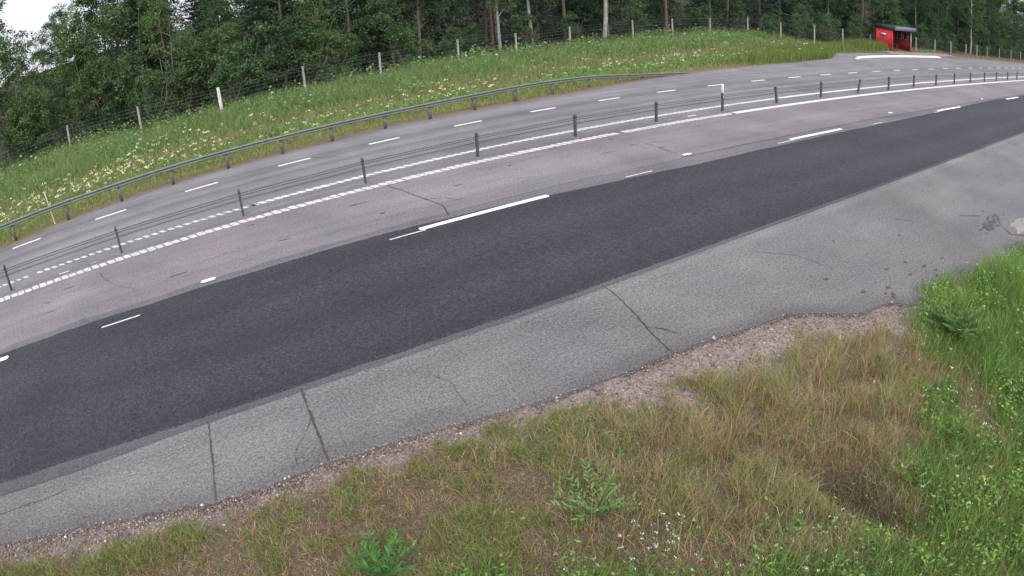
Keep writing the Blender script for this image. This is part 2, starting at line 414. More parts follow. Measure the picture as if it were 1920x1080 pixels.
def ribbon(g, pts, w, z, seed, wig=.06):
    z = z + .00013 * seed
    r = np.random.default_rng(seed); pts = np.array(pts, float)
    d = np.concatenate([[0], np.cumsum(np.linalg.norm(np.diff(pts, axis=0), axis=1))]); n = max(4, int(d[-1] / .07))
    t = np.linspace(0, d[-1], n); P = np.stack([np.interp(t, d, pts[:, k]) for k in (0, 1)], -1)
    T = np.gradient(P, axis=0); T /= np.linalg.norm(T, axis=1)[:, None]; Nn = np.stack([-T[:, 1], T[:, 0]], -1)
    P = P + Nn * ((vnoise(t * 3, t * 0, seed) - .5) * wig + r.uniform(-.008, .008, n))[:, None]
    ww = w * r.uniform(.35, 1.2, n) * (.5 + .8 * vnoise(t * 2.2, t * 0, seed + 40)) / 2
    V = np.concatenate([np.c_[P - Nn * ww[:, None], np.full(n, z)], np.c_[P + Nn * ww[:, None], np.full(n, z)]])
    j = np.arange(n - 1); g.add(V, np.stack([j, j + 1, j + n + 1, j + n], -1))
g = Geo()
for pts, w, s in (([(-.38, 7.60), (-.46, 6.8), (-.56, 5.98)], .026, 1), ([(.99, 7.66), (.93, 6.9), (.85, 6.0)], .034, 2), ([(5.96, 7.6), (5.88, 7.2), (5.78, 6.78), (5.6, 6.1), (5.48, 5.5)], .026, 3), ([(5.62, 6.2), (5.8, 6.0), (5.86, 5.8)], .012, 13), ([(.94, 7.0), (.7, 6.6), (.55, 6.35), (.5, 6.05)], .010, 14), ([(2.6, 7.0), (2.75, 6.6), (2.7, 6.1)], .008, 15), ([(9.0, 7.0), (9.5, 6.4), (9.6, 5.6)], .012, 16), ([(-2.2, 14.9), (-1.9, 14.0), (-1.2, 13.0)], .012, 17), ([(12.0, 15.2), (12.5, 14.0), (12.4, 12.6)], .014, 18), ([(5.55, 13.5), (5.9, 13.3), (6.1, 12.9)], .014, 19),
                  ([(5.22, 15.28), (5.51, 13.74), (5.64, 12.89), (5.47, 12.25)], .035, 4), ([(4.55, 19.85), (4.8, 19.5), (5.25, 19.2)], .03, 5), ([(13.1, 6.2), (13.4, 5.75)], .03, 6), ([(15.0, 5.2), (15.6, 4.8)], .04, 7),
                  ([(15.2, 3.75), (15.6, 4.2), (16.2, 4.5)], .06, 8), ([(15.2, 3.75), (15.5, 3.45), (16, 3.2)], .05, 9), ([(-4.6, 6.95), (-3.0, 7.05), (-2.6, 7.1)], .02, 10)):
    ribbon(g, pts, w, .007, s, .008 if s in (1, 2) else .045)
tag(g.build('road_crack', M['crack']), kind='structure')
g = Geo()
r_ = np.random.default_rng(5)
for k in range(42):
    q = r_.random()
    if q < .35: x, y = r_.normal(15.2, .28), r_.normal(4.35, .14)
    elif q < .75: x, y = r_.normal(10.6, .9), r_.normal(4.35, .2)
    else: x, y = r_.uniform(7, 18), r_.uniform(4.6, 6.8)
    s = r_.uniform(.02, .07) * (1.5 if q < .35 else .8); blotch(g, x, y, s * 1.4, s * .8, .006, k)
blotch(g, 15.05, 4.35, .30, .15, .006, 77)
for k in range(34):
    s = r_.uniform(.02, .06); blotch(g, r_.normal(15.45, .38), r_.normal(4.40, .16), s * 1.5, s * .8, .006, 500 + k)
for k in range(26):
    blotch(g, r_.uniform(-6, 30), r_.uniform(12.8, 15.0), r_.uniform(.06, .28), r_.uniform(.012, .03), .005, 200 + k)
tag(g.build('tar_stain', M['tar']), kind='structure')
g = Geo(); blotch(g, 16.2, 3.75, .75, .35, .0030, 5); tag(g.build('repair_patch', M['patch']), kind='structure')
g = Geo()
r_ = np.random.default_rng(8)
for k in range(70):
    xp = 1.17 + 3.2477 * r_.integers(-3, 22) - 3.2477 * 5 * 0 + r_.normal(.35, .4)
    blotch(g, xp, 15.83 + bend(xp) + r_.normal(0, .13), r_.uniform(.03, .20), r_.uniform(.012, .04), .006, 300 + k)
tag(g.build('road_dust', M['paint_dust']), kind='structure')

# ------------------------------------------------------------------ cable barrier
PX = [1.094 - 2.197 + 3.2477 * (i - 5) for i in range(20)]     # replaced below by measured positions
POSTS = [(-4.85, 15.81, 0, 0), (-1.62, 15.80, 0, 0), (1.62, 15.81, 0, 0), (4.87, 15.82, 0, 0), (8.11, 15.82, 0, 0), (11.36, 15.81, 0, 0), (14.6, 15.80, 0, 0), (17.83, 15.78, 0, 1.5), (21.08, 15.75, 0, -9),
         (24.3, 15.72, 0, 1), (27.55, 15.67, 0, 16), (30.8, 15.63, 0, 2), (34.0, 15.59, 0, 1.5), (37.3, 15.54, 0, -2.5), (40.5, 15.50, 0, 2), (43.75, 15.46, 0, 1), (47.0, 15.42, 0, 1), (50.2, 15.38, 0, 2), (53.5, 15.34, 0, 0), (56.7, 15.3, 0, 0), (59.95, 15.26, 0, 0), (63.2, 15.22, 0, 0)]
barrier = tag(empty('cable_barrier', (8.1, 15.8, 0)), 'low wire rope barrier on dark steel posts between the two white edge lines', 'barrier')
def post_geo():
    g = Geo()
    P = [(-.022, -.05), (.022, -.05), (.022, -.04), (-.010, -.038), (-.010, .038), (.022, .04), (.022, .05), (-.022, .05)]
    n = len(P); V = [(x, y, 0) for x, y in P] + [(x, y, .66) for x, y in P]
    g.add(V, [(q, (q + 1) % n, n + (q + 1) % n, n + q) for q in range(n)])
    return g
base_post = None
for i, (x, y, _, lean) in enumerate(POSTS):
    if base_post is None:
        p = post_geo().build('post', M['steel_dark'], barrier)
        c = Geo(); c.box((-.027, -.055, .60), (.027, .055, .682)); cap = c.build('cap', M['steel_dark'], p)
        s = Geo(); s.tube([(0, 0, 0), (0, 0, .016)], [.085, .075], 14); soc = s.build('socket', M['socket'], p)
        base_post = (p, cap, soc)
        pp, kids = p, (cap, soc)
    else:
        pp = base_post[0].copy(); COL.objects.link(pp); pp.parent = barrier
        for q in base_post[1:]:
            k = q.copy(); COL.objects.link(k); k.parent = pp
    pp.location = (x - 8.1, y - 15.8, .0)
    pp.rotation_euler = (math.radians(random.uniform(-1, 1)), math.radians(lean if abs(lean) > 4 else lean * .6 + random.uniform(-1.5, 1.5)), math.radians(random.uniform(-4, 4)))
    if i == 7:
        pp['label'] = 'dark barrier post carrying a tall white delineator plate'
        d = Geo(); d.box((-.016, -.066, .50), (-.008, .066, 1.00))
        pl = d.build('delineator_plate', M['white_plate'], pp)
        d = Geo()
        for lo, hi in (((-.020, .0, .915), (-.017, .062, .93)), ((-.020, -.012, .63), (-.017, .0, .93)), ((-.020, .0, .625), (-.017, .062, .645)), ((-.020, -.01, .535), (-.017, .062, .55))):
            d.box(lo, hi)
        d.build('reflector_frame', M['black_mark'], pp)
    if i == 10: pp['label'] = 'barrier post bent over to the right'
    if i == 8: pp['label'] = 'barrier post leaning to the left'
for z in (.585, .520, .435):
    g = Geo(); P = []
    pts = [(-16, 15.8)] + [(x, y) for x, y, _, _ in POSTS] + [(70, 15.1)]
    for (xa, ya), (xb, yb) in zip(pts[:-1], pts[1:]):
        for t in (0, .25, .5, .75):
            P.append((xa + (xb - xa) * t - 8.1, ya + (yb - ya) * t - 15.8 + (.0 if z > .55 else .032 if z > .5 else -.03), z - .012 * 4 * t * (1 - t)))
    g.tube(P, .0105, 6); g.build('wire_rope', M['cable'], barrier, True)

# ------------------------------------------------------------------ guardrail
RAIL = [(-17, 20.9, .62), (-9.5, 20.9, .62), (-5.72, 20.95, .62), (-3.7, 21.15, .62), (-1.75, 21.22, .62), (.1, 21.38, .62), (2.0, 21.45, .62), (3.91, 21.5, .61), (5.68, 21.55, .61), (7.65, 21.65, .60), (9.4, 21.72, .60), (11.3, 21.95, .59), (13.25, 22.25, .58), (15.12, 22.45, .56),
        (17.2, 22.75, .47), (18.95, 22.95, .33), (20.6, 23.1, .20), (24.2, 23.25, -.02)]
rail = tag(empty('guardrail', (5.68, 21.55, 0)), 'long grey-green steel guardrail sloping into the ground at the edge of the flowery verge', 'guardrail')
R = np.array(RAIL); tt = np.concatenate([[0], np.cumsum(np.linalg.norm(np.diff(R[:, :2], axis=0), axis=1))])
ts = np.linspace(0, tt[-1], 110); RP = np.stack([np.interp(ts, tt, R[:, k]) for k in range(3)], -1)
for _ in range(2): RP[1:-1] = (RP[:-2] + 2 * RP[1:-1] + RP[2:]) / 4
prof = [(-.02, 0.0), (-.055, -.02), (-.075, -.055), (-.055, -.09), (.005, -.115), (.005, -.135), (-.055, -.16), (-.075, -.195), (-.055, -.23), (-.02, -.25), (-.008, -.245), (-.04, -.22), (-.058, -.195), (-.04, -.17), (.02, -.14), (.02, -.11), (-.04, -.08), (-.058, -.055), (-.04, -.03), (-.008, -.006)]
prof = np.array(prof); prof[:, 1] *= .64
T = np.gradient(RP[:, :2], axis=0); T /= np.linalg.norm(T, axis=1)[:, None]; NN = np.stack([-T[:, 1], T[:, 0]], -1)
n = len(prof); V = np.array([[(RP[i, 0] + NN[i, 0] * o - 5.68, RP[i, 1] + NN[i, 1] * o - 21.55, RP[i, 2] + h) for o, h in prof] for i in range(len(RP))]).reshape(-1, 3)
i = (np.arange(len(RP) - 1)[:, None] * n); j = np.arange(n)[None]
g = Geo(); g.add(V, np.stack([i + j, i + n + j, i + n + (j + 1) % n, i + (j + 1) % n], -1).reshape(-1, 4)); g.build('rail_beam', M['steel'], rail, True)
rp0 = None
for k, (x, y, z) in enumerate(RAIL[1:-1]):
    if rp0 is None:
        g = Geo()
        g.box((-.05, .03, -.7), (.05, .038, -.03)); g.box((-.05, .038, -.7), (-.042, .10, -.03)); g.box((.042, .038, -.7), (.05, .10, -.03)); rp0 = g.build('post', M['steel_post'], rail); q = rp0
    else:
        q = rp0.copy(); COL.objects.link(q); q.parent = rail
    q.location = (x - 5.68, y - 21.55, z); q.rotation_euler = (0, math.radians(random.uniform(-1.5, 1.5)), 0)

# ------------------------------------------------------------------ wildlife fence
fence = tag(empty('wildlife_fence', (11.9, 33.6, 0)), 'tall thin wire mesh wildlife fence on grey wooden posts along the forest edge', 'fence')
HT = {0: 1.55, 4: 1.52, 5: 1.46, 16: 1.5, 18: .98}
fp0 = None
for i, (x, y) in enumerate(FENCE):
    h = HT.get(i, 1.5 if x < 28 else 1.62 if x < 45 else 1.4 if x < 50 else 1.12)
    z0 = float(gz(x, y))
    if i == 5:
        g = Geo(); g.tube([(0, 0, -.2), (-.02, 0, .7), (-.04, 0, h)], [.10, .092, .085], 10); q = g.build('post', M['white_post'], fence, True); q['label'] = 'thick pale white fence post'
        q.location = (x - 11.9, y - 33.6, 0)
        continue
    if fp0 is None:
        g = Geo(); g.tube([(0, 0, -.4), (0, 0, .5), (0, 0, 1.0)], [.072, .068, .060], 9); fp0 = g.build('post', M['wood_post'], fence, True); q = fp0
    else:
        q = fp0.copy(); COL.objects.link(q); q.parent = fence
    q.location = (x - 11.9, y - 33.6, 0); q.scale = (1, 1, h); q.rotation_euler = (0, math.radians(random.uniform(-1.5, 2) - (6 if i > 18 and i % 3 == 0 else 0)), 0)
g = Geo()
F = np.array(FENCE); dd = np.concatenate([[0], np.cumsum(np.linalg.norm(np.diff(F, axis=0), axis=1))])
hh = np.array([HT.get(i, 1.5 if x < 28 else 1.62 if x < 45 else 1.4 if x < 50 else 1.12) for i, (x, y) in enumerate(FENCE)])
for k, fr in enumerate((.04, .14, .24, .35, .47, .60, .74, .86, .97)):
    P = []
    for a in range(len(F) - 1):
        for t in (0, .5): P.append((*(F[a] * (1 - t) + F[a + 1] * t - np.array([11.9, 33.66])), (hh[a] * (1 - t) + hh[a + 1] * t) * fr - (.015 if t else 0)))
    g.tube(P, .0055, 4, caps=False)
for s in np.arange(0, dd[-1], .24):
    x = np.interp(s, dd, F[:, 0]); y = np.interp(s, dd, F[:, 1]); h = np.interp(s, dd, hh)
    g.tube([(x - 11.9, y - 33.66, .04 * h), (x - 11.9, y - 33.66, .97 * h)], .0032, 3, caps=False)
g.build('wire_mesh', M['wire'], fence)

# ------------------------------------------------------------------ marker stake
g = Geo(); g.tube([(0, 0, -.2), (-.01, 0, .5), (-.04, .02, 1.08)], [.022, .02, .017], 8)
o = g.build('marker_stake', M['stake'], None, True); o.location = (-4.23, 21.33, 0); o.rotation_euler = (0, math.radians(-4), 0)
tag(o, 'thin pale yellow-white marker stake standing behind the guardrail', 'stake')

# ------------------------------------------------------------------ kerb of the bus platform
g = Geo()
KP = [(41.2, 23.55), (42.3, 23.9), (44, 24.05), (46, 24.08), (50, 24.0), (54, 23.85), (56.5, 23.75), (57.6, 23.6)]
KA = np.array(KP); kt = np.linspace(0, 1, 40); ks = np.linspace(0, 1, len(KP))
K = np.stack([np.interp(kt, ks, KA[:, q]) for q in (0, 1)], -1)
pr = [(-.02, -.05), (0, .07), (.03, .10), (.22, .10), (.25, .07), (.27, -.05)]
V = np.array([[(x, y + a, b * (1 if 2 < k < 38 else .55)) for a, b in pr] for k, (x, y) in enumerate(K)]).reshape(-1, 3); n = len(pr)
i = (np.arange(39)[:, None] * n); j = np.arange(n - 1)[None]
g.add(V, np.stack([i + j, i + n + j, i + n + j + 1, i + j + 1], -1).reshape(-1, 4))
g.add(V[:n], [tuple(range(n))[::-1]]); g.add(V[-n:], [tuple(range(n))])
tag(g.build('kerb', M['kerb']), kind='structure')

# ------------------------------------------------------------------ bus shelter
SH = empty('bus_shelter', (52.9, 26.75, .0), math.radians(-1))
tag(SH, 'small red wooden bus shelter with flat dark roof and open front by the lay-by', 'bus shelter')
g = Geo()
for k in range(10):
    y0 = .0 + k * .16; g.box((0, y0, .0), (.045 - .008 * (k % 2), y0 + .157, 1.86))
g.build('side_wall', M['red'], SH)
g = Geo()
for k in range(10):
    y0 = .0 + k * .16; g.box((4.0, y0, .0), (4.04 + .006 * (k % 2), y0 + .157, .98))
for a, b in ((.0, .18), (.74, .86), (1.42, 1.597)): g.box((4.0, a, .98), (4.04, b, 1.60))
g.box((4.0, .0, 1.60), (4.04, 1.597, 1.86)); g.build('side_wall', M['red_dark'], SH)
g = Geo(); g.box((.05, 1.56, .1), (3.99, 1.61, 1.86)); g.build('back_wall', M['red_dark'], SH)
for a, b in ((.18, .74), (.86, 1.42)):
    g = Geo(); g.box((4.015, a, .98), (4.025, b, 1.60)); w = g.build('window', M['glass'], SH)
    for nm_, lo, hi in (('frame_jamb', (3.98, a, .98), (4.012, a + .06, 1.6)), ('frame_jamb', (3.98, b - .06, .98), (4.012, b, 1.6)), ('frame_sill', (3.975, a + .06, .98), (4.012, b - .06, 1.03))):
        g = Geo(); g.box(lo, hi); g.build(nm_, M['post_pale'], w)
for x in (-.03, 3.93):
    g = Geo(); g.box((x, -.16, -.05), (x + .11, -.05, 1.87)); g.build('post', M['post_pale'] if x > 1 else M['red'], SH)
g = Geo(); g.box((.3, 1.1, .42), (3.7, 1.5, .47)); g.box((.4, 1.15, 0), (.5, 1.45, .42)); g.box((3.5, 1.15, 0), (3.6, 1.45, .42)); g.build('bench', M['bench'], SH)
g = Geo()
V = [(-.06, -.45, 1.88), (4.42, -.45, 1.88), (4.42, 1.68, 1.84), (-.06, 1.68, 1.84)]; V += [(x, y, z + .36) for x, y, z in V]
g.add(V, [(0, 3, 2, 1), (4, 5, 6, 7), (1, 2, 6, 5), (2, 3, 7, 6), (3, 0, 4, 7), (0, 1, 5, 4)]); rf = g.build('roof', M['slate'], SH)
g = Geo(); g.box((-.08, -.49, 1.89), (4.44, -.455, 2.25)); g.build('fascia', M['fascia'], rf)
g = Geo(); a = np.linspace(0, 2 * np.pi, 24, endpoint=False)
V = np.concatenate([np.stack([np.full(24, -.012), .80 + .36 * np.cos(a), 1.40 + .15 * np.sin(a)], -1), np.stack([np.full(24, -.035), .80 + .36 * np.cos(a), 1.40 + .15 * np.sin(a)], -1)])
g.add(V, [(q, (q + 1) % 24, 24 + (q + 1) % 24, 24 + q) for q in range(24)]); g.add(V[24:], [tuple(range(24))]); sg = g.build('sign', M['sign_rim'], SH)
g = Geo(); g.box((-.044, .52, 1.325), (-.037, 1.08, 1.475)); sf = g.build('sign_face', M['sign'], sg)

# ------------------------------------------------------------------ scattered plants
def blades(g, x, y, z, h, w, lean, cols, curve=.5, m=0):
    """n grass blades: 2 segments + tip, leaning in random directions"""
    n = len(x); a = rng.uniform(0, 2 * np.pi, n); la = rng.uniform(0, 2 * np.pi, n)
    dx, dy = np.cos(a) * w / 2, np.sin(a) * w / 2
    lx, ly = np.cos(la) * lean * h, np.sin(la) * lean * h
    B = np.stack([x, y, z], -1)
    def P(t, side):
        k = t ** (1 + curve)
        return B + np.stack([lx * k + dx * side, ly * k + dy * side, h * (t - .25 * lean * k)], -1)
    V = np.stack([P(0., -1), P(0., 1), P(.5, .8), P(.5, -.8), P(1., .12), P(1., -.12)], 1).reshape(-1, 3)
    i = np.arange(n) * 6
    f = np.concatenate([np.stack([i, i + 1, i + 2, i + 3], -1), np.stack([i + 3, i + 2, i + 4, i + 5], -1)])
    g.add(V, f, np.repeat(cols, 6, 0), m)

def leaves(g, P, size, asp, cols, m=0, tilt=1.0, up=0.):
    """random oval leaves (two quads folded on the midrib)"""
    n = len(P)
    d = rng.normal(size=(n, 3)); d[:, 2] = d[:, 2] * tilt + up; d /= np.linalg.norm(d, axis=1)[:, None]
    s = np.cross(d, rng.normal(size=(n, 3))); s /= np.linalg.norm(s, axis=1)[:, None]
    L = (np.broadcast_to(size, (n,)) * rng.uniform(.7, 1.3, n))[:, None]; Wd = L * asp
    V = np.stack([P - d * L * .5, P + s * Wd * .5, P + d * L * .5, P - s * Wd * .5], 1).reshape(-1, 3)
    i = np.arange(n) * 4
    g.add(V, np.stack([i, i + 1, i + 2, i + 3], -1), np.repeat(cols, 4, 0), m)

def jitter(base, n, amt=.25, hue=.12):
    k = np.exp(rng.normal(0, amt, n))[:, None]
    c = np.asarray(base, float) * k * np.exp(rng.normal(0, hue, (n, 3)))
    return np.clip(c, .004, .9)

# ---- near bank, in front of and under the camera mast
LG = poly([(-6, 3.4), (1.2, 3.35), (1.8, 3.3), (3.3, 2.55), (4.7, 1.75), (5.6, 1.6), (6.4, 2.0), (7.4, 2.35), (8.2, 2.7), (9.0, 3.5), (10, 3.75), (12, 3.4), (16, 2.8), (30, .8)])
def near_fields(x, y):
    ds = yS(x) - y
    n1 = fbm(x * 1.1, y * 1.1, 41); n2 = fbm(x * 3.0, y * 3.0, 42)
    lush = sstep(-.45, .55, LG(x) - y + (n2 - .5) * 1.5 + (n1 - .5) * .6)
    ua, ub = (x - 8.15) * .73 + (y - 1.9) * .68, -(x - 8.15) * .68 + (y - 1.9) * .73
    bare = np.exp(-((ua / 1.0) ** 4 + ((ub + (n2 - .5) * .3) / .30) ** 2))
    lush = lush * (1 - bare) * (1 - np.exp(-(((x - 5.3) / .42) ** 2 + ((y - 2.15) / .85) ** 2)))
    straw = sstep(2.6, 4.2, x + (n1 - .5) * 1.5) * sstep(.60, 1.15, ds + (n2 - .5) * 1.3) * (1 - lush)
    straw = straw * (1 - bare) * (1 - np.exp(-(((x - 5.35) / .48) ** 2 + ((y - 2.3) / .9) ** 2)))
    gv = .62 * sstep(2.5, 5, x) * (1 - sstep(8.5, 10, x))
    short = sstep(.18 + gv * .5, .55 + gv, ds + (n2 - .5) * 1.1) * (1 - straw) * (1 - lush)
    return ds, n1, n2, lush, straw, short

def near_grass():
    g = Geo()
    def cand(n, x0=-5, x1=17, y0=-1.6, y1=6.6):
        # denser where the bank is close
        x = rng.uniform(x0, x1, n); y = rng.uniform(y0, y1, n); return x, y
    # short moss and turf
    x, y = cand(420000, -5, 9, 1.5, 6.6); ds, n1, n2, lu, st, sh = near_fields(x, y)
    patch = np.maximum(sstep(.40, .58, fbm(x * 1.6 + 5, y * 1.6, 44)), .8 * sstep(.5, .62, fbm(x * 4.1, y * 4.1 + 3, 43)))
    keep = rng.random(len(x)) < sh * (.38 + .62 * patch) * (ds > .06)
    x, y, patch, n1 = x[keep], y[keep], patch[keep], n1[keep]
    c = np.where((rng.random(len(x)) < .30 + .5 * patch)[:, None], jitter((.19, .235, .062), len(x)), jitter((.35, .265, .165), len(x)))
    c = np.where((rng.random(len(x)) < .36 * (1 - patch))[:, None], jitter((.31, .185, .13), len(x)), c)
    blades(g, x, y, gz(x, y) - .005, rng.uniform(.03, .09, len(x)) * (1 + patch * .6), rng.uniform(.004, .010, len(x)), rng.uniform(.3, 1.3, len(x)), c)
    # dry tall bunch grass
    x, y = cand(320000, 1.5, 14, -.5, 6); ds, n1, n2, lu, st, sh = near_fields(x, y)
    tuft = sstep(.30, .60, fbm(x * 3.4, y * 3.4, 46))
    keep = rng.random(len(x)) < st * (.22 + .78 * tuft)
    x, y, n1, n2, tuft = x[keep], y[keep], n1[keep], n2[keep], tuft[keep]; n = len(x)
    gr = sstep(.40, .62, fbm(x * .9 + 9, y * .9, 45))
    rd = sstep(.5, .66, fbm(x * 1.1, y * 1.1 + 4, 47))
    u = rng.random(n)
    gr = np.maximum(gr, .9 * sstep(.50, .64, fbm(x * 3.1, y * 3.1 + 8, 91))); rd = np.maximum(rd, .8 * sstep(.54, .68, fbm(x * 2.6 + 4, y * 2.6, 92)))
    c = jitter((.40, .32, .18), n)
    c = np.where((u < .28 + .6 * gr)[:, None], jitter((.25, .27, .095), n), c)
    c = np.where((u > 1 - .08 - .40 * rd)[:, None], jitter((.37, .22, .14), n), c)
    c = np.where((rng.random(n) < .13)[:, None], jitter((.38, .32, .20), n), c)
    hg = rng.uniform(.08, .27, n) * (.6 + .7 * tuft)
    blades(g, x, y, gz(x, y) - .01, hg, rng.uniform(.003, .007, n), rng.uniform(.2, 1.15, n), c, 1.)
    # lush green grass and herbs
    x, y = cand(330000, -4, 17, -1.8, 4.4); ds, n1, n2, lu, st, sh = near_fields(x, y)
    keep = rng.random(len(x)) < lu * .85
    x, y, n1, n2 = x[keep], y[keep], n1[keep], n2[keep]; n = len(x)
    hgt = (.10 + .22 * fbm(x * 2, y * 2, 48)) * (1 + .7 * np.exp(-(((x - 10.8) / 2.4) ** 2 + ((y - 2.9) / 1.0) ** 2)))
    c = jitter((.17, .30, .062), n); yl = sstep(.48, .7, fbm(x * 1.3, y * 1.3, 49))
    c = np.where((rng.random(n) < .7 * yl)[:, None], jitter((.25, .345, .068), n), c)
    c = np.where((rng.random(n) < .10 + .12 * (n1 > .55))[:, None], jitter((.25, .20, .10), n), c)
    c = np.where((rng.random(n) < .22)[:, None], jitter((.10, .20, .060), n), c)
    blades(g, x, y, gz(x, y) - .01, hgt * rng.uniform(.6, 1.4, n), rng.uniform(.005, .011, n), rng.uniform(.2, 1.0, n), c, .8)
    # seed stalks
    x, y = cand(9000, 2, 15, 0, 5.4); ds, n1, n2, lu, st, sh = near_fields(x, y)
    keep = rng.random(len(x)) < (st * .8 + lu * .12 + sh * .05) ; x, y = x[keep], y[keep]; n = len(x)
    blades(g, x, y, gz(x, y), rng.uniform(.3, .6, n), rng.uniform(.004, .006, n), rng.uniform(.1, .5, n), jitter((.36, .28, .15), n), 1.2)
    tag(g.build('bank_grass', M['blade']), 'mixed dry and green grass growing over the near road bank', 'grass', kind='stuff')
    # broad leaved herbs in the lush part
    g = Geo()
    x, y = cand(170000, -3, 17, -1.8, 4.4); ds, n1, n2, lu, st, sh = near_fields(x, y)
    cl = sstep(.45, .6, fbm(x * 2.2, y * 2.2, 50))
    keep = rng.random(len(x)) < lu * cl * .9 + .008 * (sh + st * .3); x, y = x[keep], y[keep]; n = len(x)
    z = gz(x, y) + rng.uniform(.03, .26, n) * (1 + .8 * np.exp(-(((x - 10.8) / 2.4) ** 2 + ((y - 2.9) / 1.0) ** 2)))
    c = jitter((.14, .27, .06), n, .3); c = np.where((rng.random(n) < .35)[:, None], jitter((.23, .34, .09), n), c)
    leaves(g, np.stack([x, y, z], -1), .055, .5, c, tilt=.5)
    # fallen straw and dead leaves on bare soil
    x, y = cand(26000, -5, 12, .5, 6.4); ds, n1, n2, lu, st, sh = near_fields(x, y)
    keep = (rng.random(len(x)) < (sh + st) * .6) & (ds > .15); x, y = x[keep], y[keep]; n = len(x)
    leaves(g, np.stack([x, y, gz(x, y) + rng.uniform(.004, .03, n)], -1), .05, .14, jitter((.33, .25, .16), n, .35), tilt=.15)
    tag(g.build('ground_herbs', M['leaf']), 'low broad leaved herbs and fallen straw among the bank grass', 'herbs', kind='stuff')
    # stones of the gravel edge
    g = Geo()
    x = rng.uniform(-5, 13, 46000); x = x[:]; ds_ = np.abs(rng.normal(0, .40, len(x))) * (.5 + 1.25 * sstep(1.5, 5, x)); y = yS(x) - ds_ + .015
    keep = rng.random(len(x)) < .55; x, y = x[keep], y[keep]; n = len(x)
    s = np.exp(rng.normal(np.log(.009), .45, n)); z = np.where(y > yS(x) - .01, .002, gz(x, y)) + s * .3
    o8 = np.array([(1, 0, 0), (0, 1, 0), (-1, 0, 0), (0, -1, 0), (0, 0, .8), (0, 0, -.6)])
    V = (o8[None] * s[:, None, None] * rng.uniform(.6, 1.3, (n, 6, 1))); an = rng.uniform(0, 6.28, n); ca, sa = np.cos(an), np.sin(an)
    V = np.stack([V[..., 0] * ca[:, None] - V[..., 1] * sa[:, None], V[..., 0] * sa[:, None] + V[..., 1] * ca[:, None], V[..., 2]], -1) + np.stack([x, y, z], -1)[:, None]
    c = jitter((.285, .232, .208), n, .35, .05); c = np.where((rng.random(n) < .012)[:, None], np.array([[.75, .74, .72]]), c)
    i = np.arange(n)[:, None] * 6; tr = np.array([(0, 1, 4), (1, 2, 4), (2, 3, 4), (3, 0, 4), (1, 0, 5), (2, 1, 5), (3, 2, 5), (0, 3, 5)])
    g.add(V.reshape(-1, 3), (i[:, None] + tr[None]).reshape(-1, 3), np.repeat(c, 6, 0))
    tag(g.build('gravel', M['blade']), 'loose pinkish gravel along the edge of the paved shoulder', 'gravel', kind='stuff')
near_grass()

def umbels(g, x, y, z, r, n_disc, cols, stalk=(.10, .17, .05), sr=.003):
    n = len(x)
    blades(g, x, y, z - np.minimum(.5, z - gz(x, y)), np.minimum(.5, z - gz(x, y)), np.full(n, sr * 2), np.full(n, .02), jitter(stalk, n))
    for k in range(n_disc):
        a = rng.uniform(0, 6.28, n); q = r * np.sqrt(rng.random(n))
        P = np.stack([x + np.cos(a) * q, y + np.sin(a) * q, z + rng.uniform(-.3, .3, n) * r], -1)
        leaves(g, P, r * .62, .85, cols, tilt=2.2, up=0)

def near_flowers():
    g = Geo(); X = []; Y = []
    for cx, cy, sx, sy, n in ((3.15, 3.0, .22, .13, 26), (2.4, 3.15, .4, .12, 12), (3.1, 2.5, .5, .2, 14), (4.3, 1.9, .35, .18, 16), (4.0, 1.5, .4, .25, 22), (5.4, 1.2, .4, .3, 18), (7.6, 1.9, .3, .35, 18), (6.6, 1.2, .5, .5, 18), (9.6, 2.6, 1.2, .5, 14), (5.0, .6, .8, .4, 14), (8.5, 1.0, .5, .4, 12), (2.0, 2.9, .5, .2, 10)):
        X.append(rng.normal(cx, sx, n)); Y.append(rng.normal(cy, sy, n))
    x = np.concatenate(X); y = np.concatenate(Y)
    z = gz(x, y) + rng.uniform(.18, .36, len(x))
    umbels(g, x, y, z, rng.uniform(.013, .030, len(x)), 7, jitter((.80, .80, .74), len(x), .08, .02))
    x = rng.uniform(-3, 9, 110); y = yS(x) - rng.uniform(.4, 2.6, 110)
    umbels(g, x, y, gz(x, y) + rng.uniform(.03, .12, 110), np.full(110, .010), 4, jitter((.78, .76, .70), 110, .1, .02))
    tag(g.build('wildflowers', M['petal']), 'small white wildflowers dotted through the near bank grass', 'flowers', kind='stuff')
near_flowers()

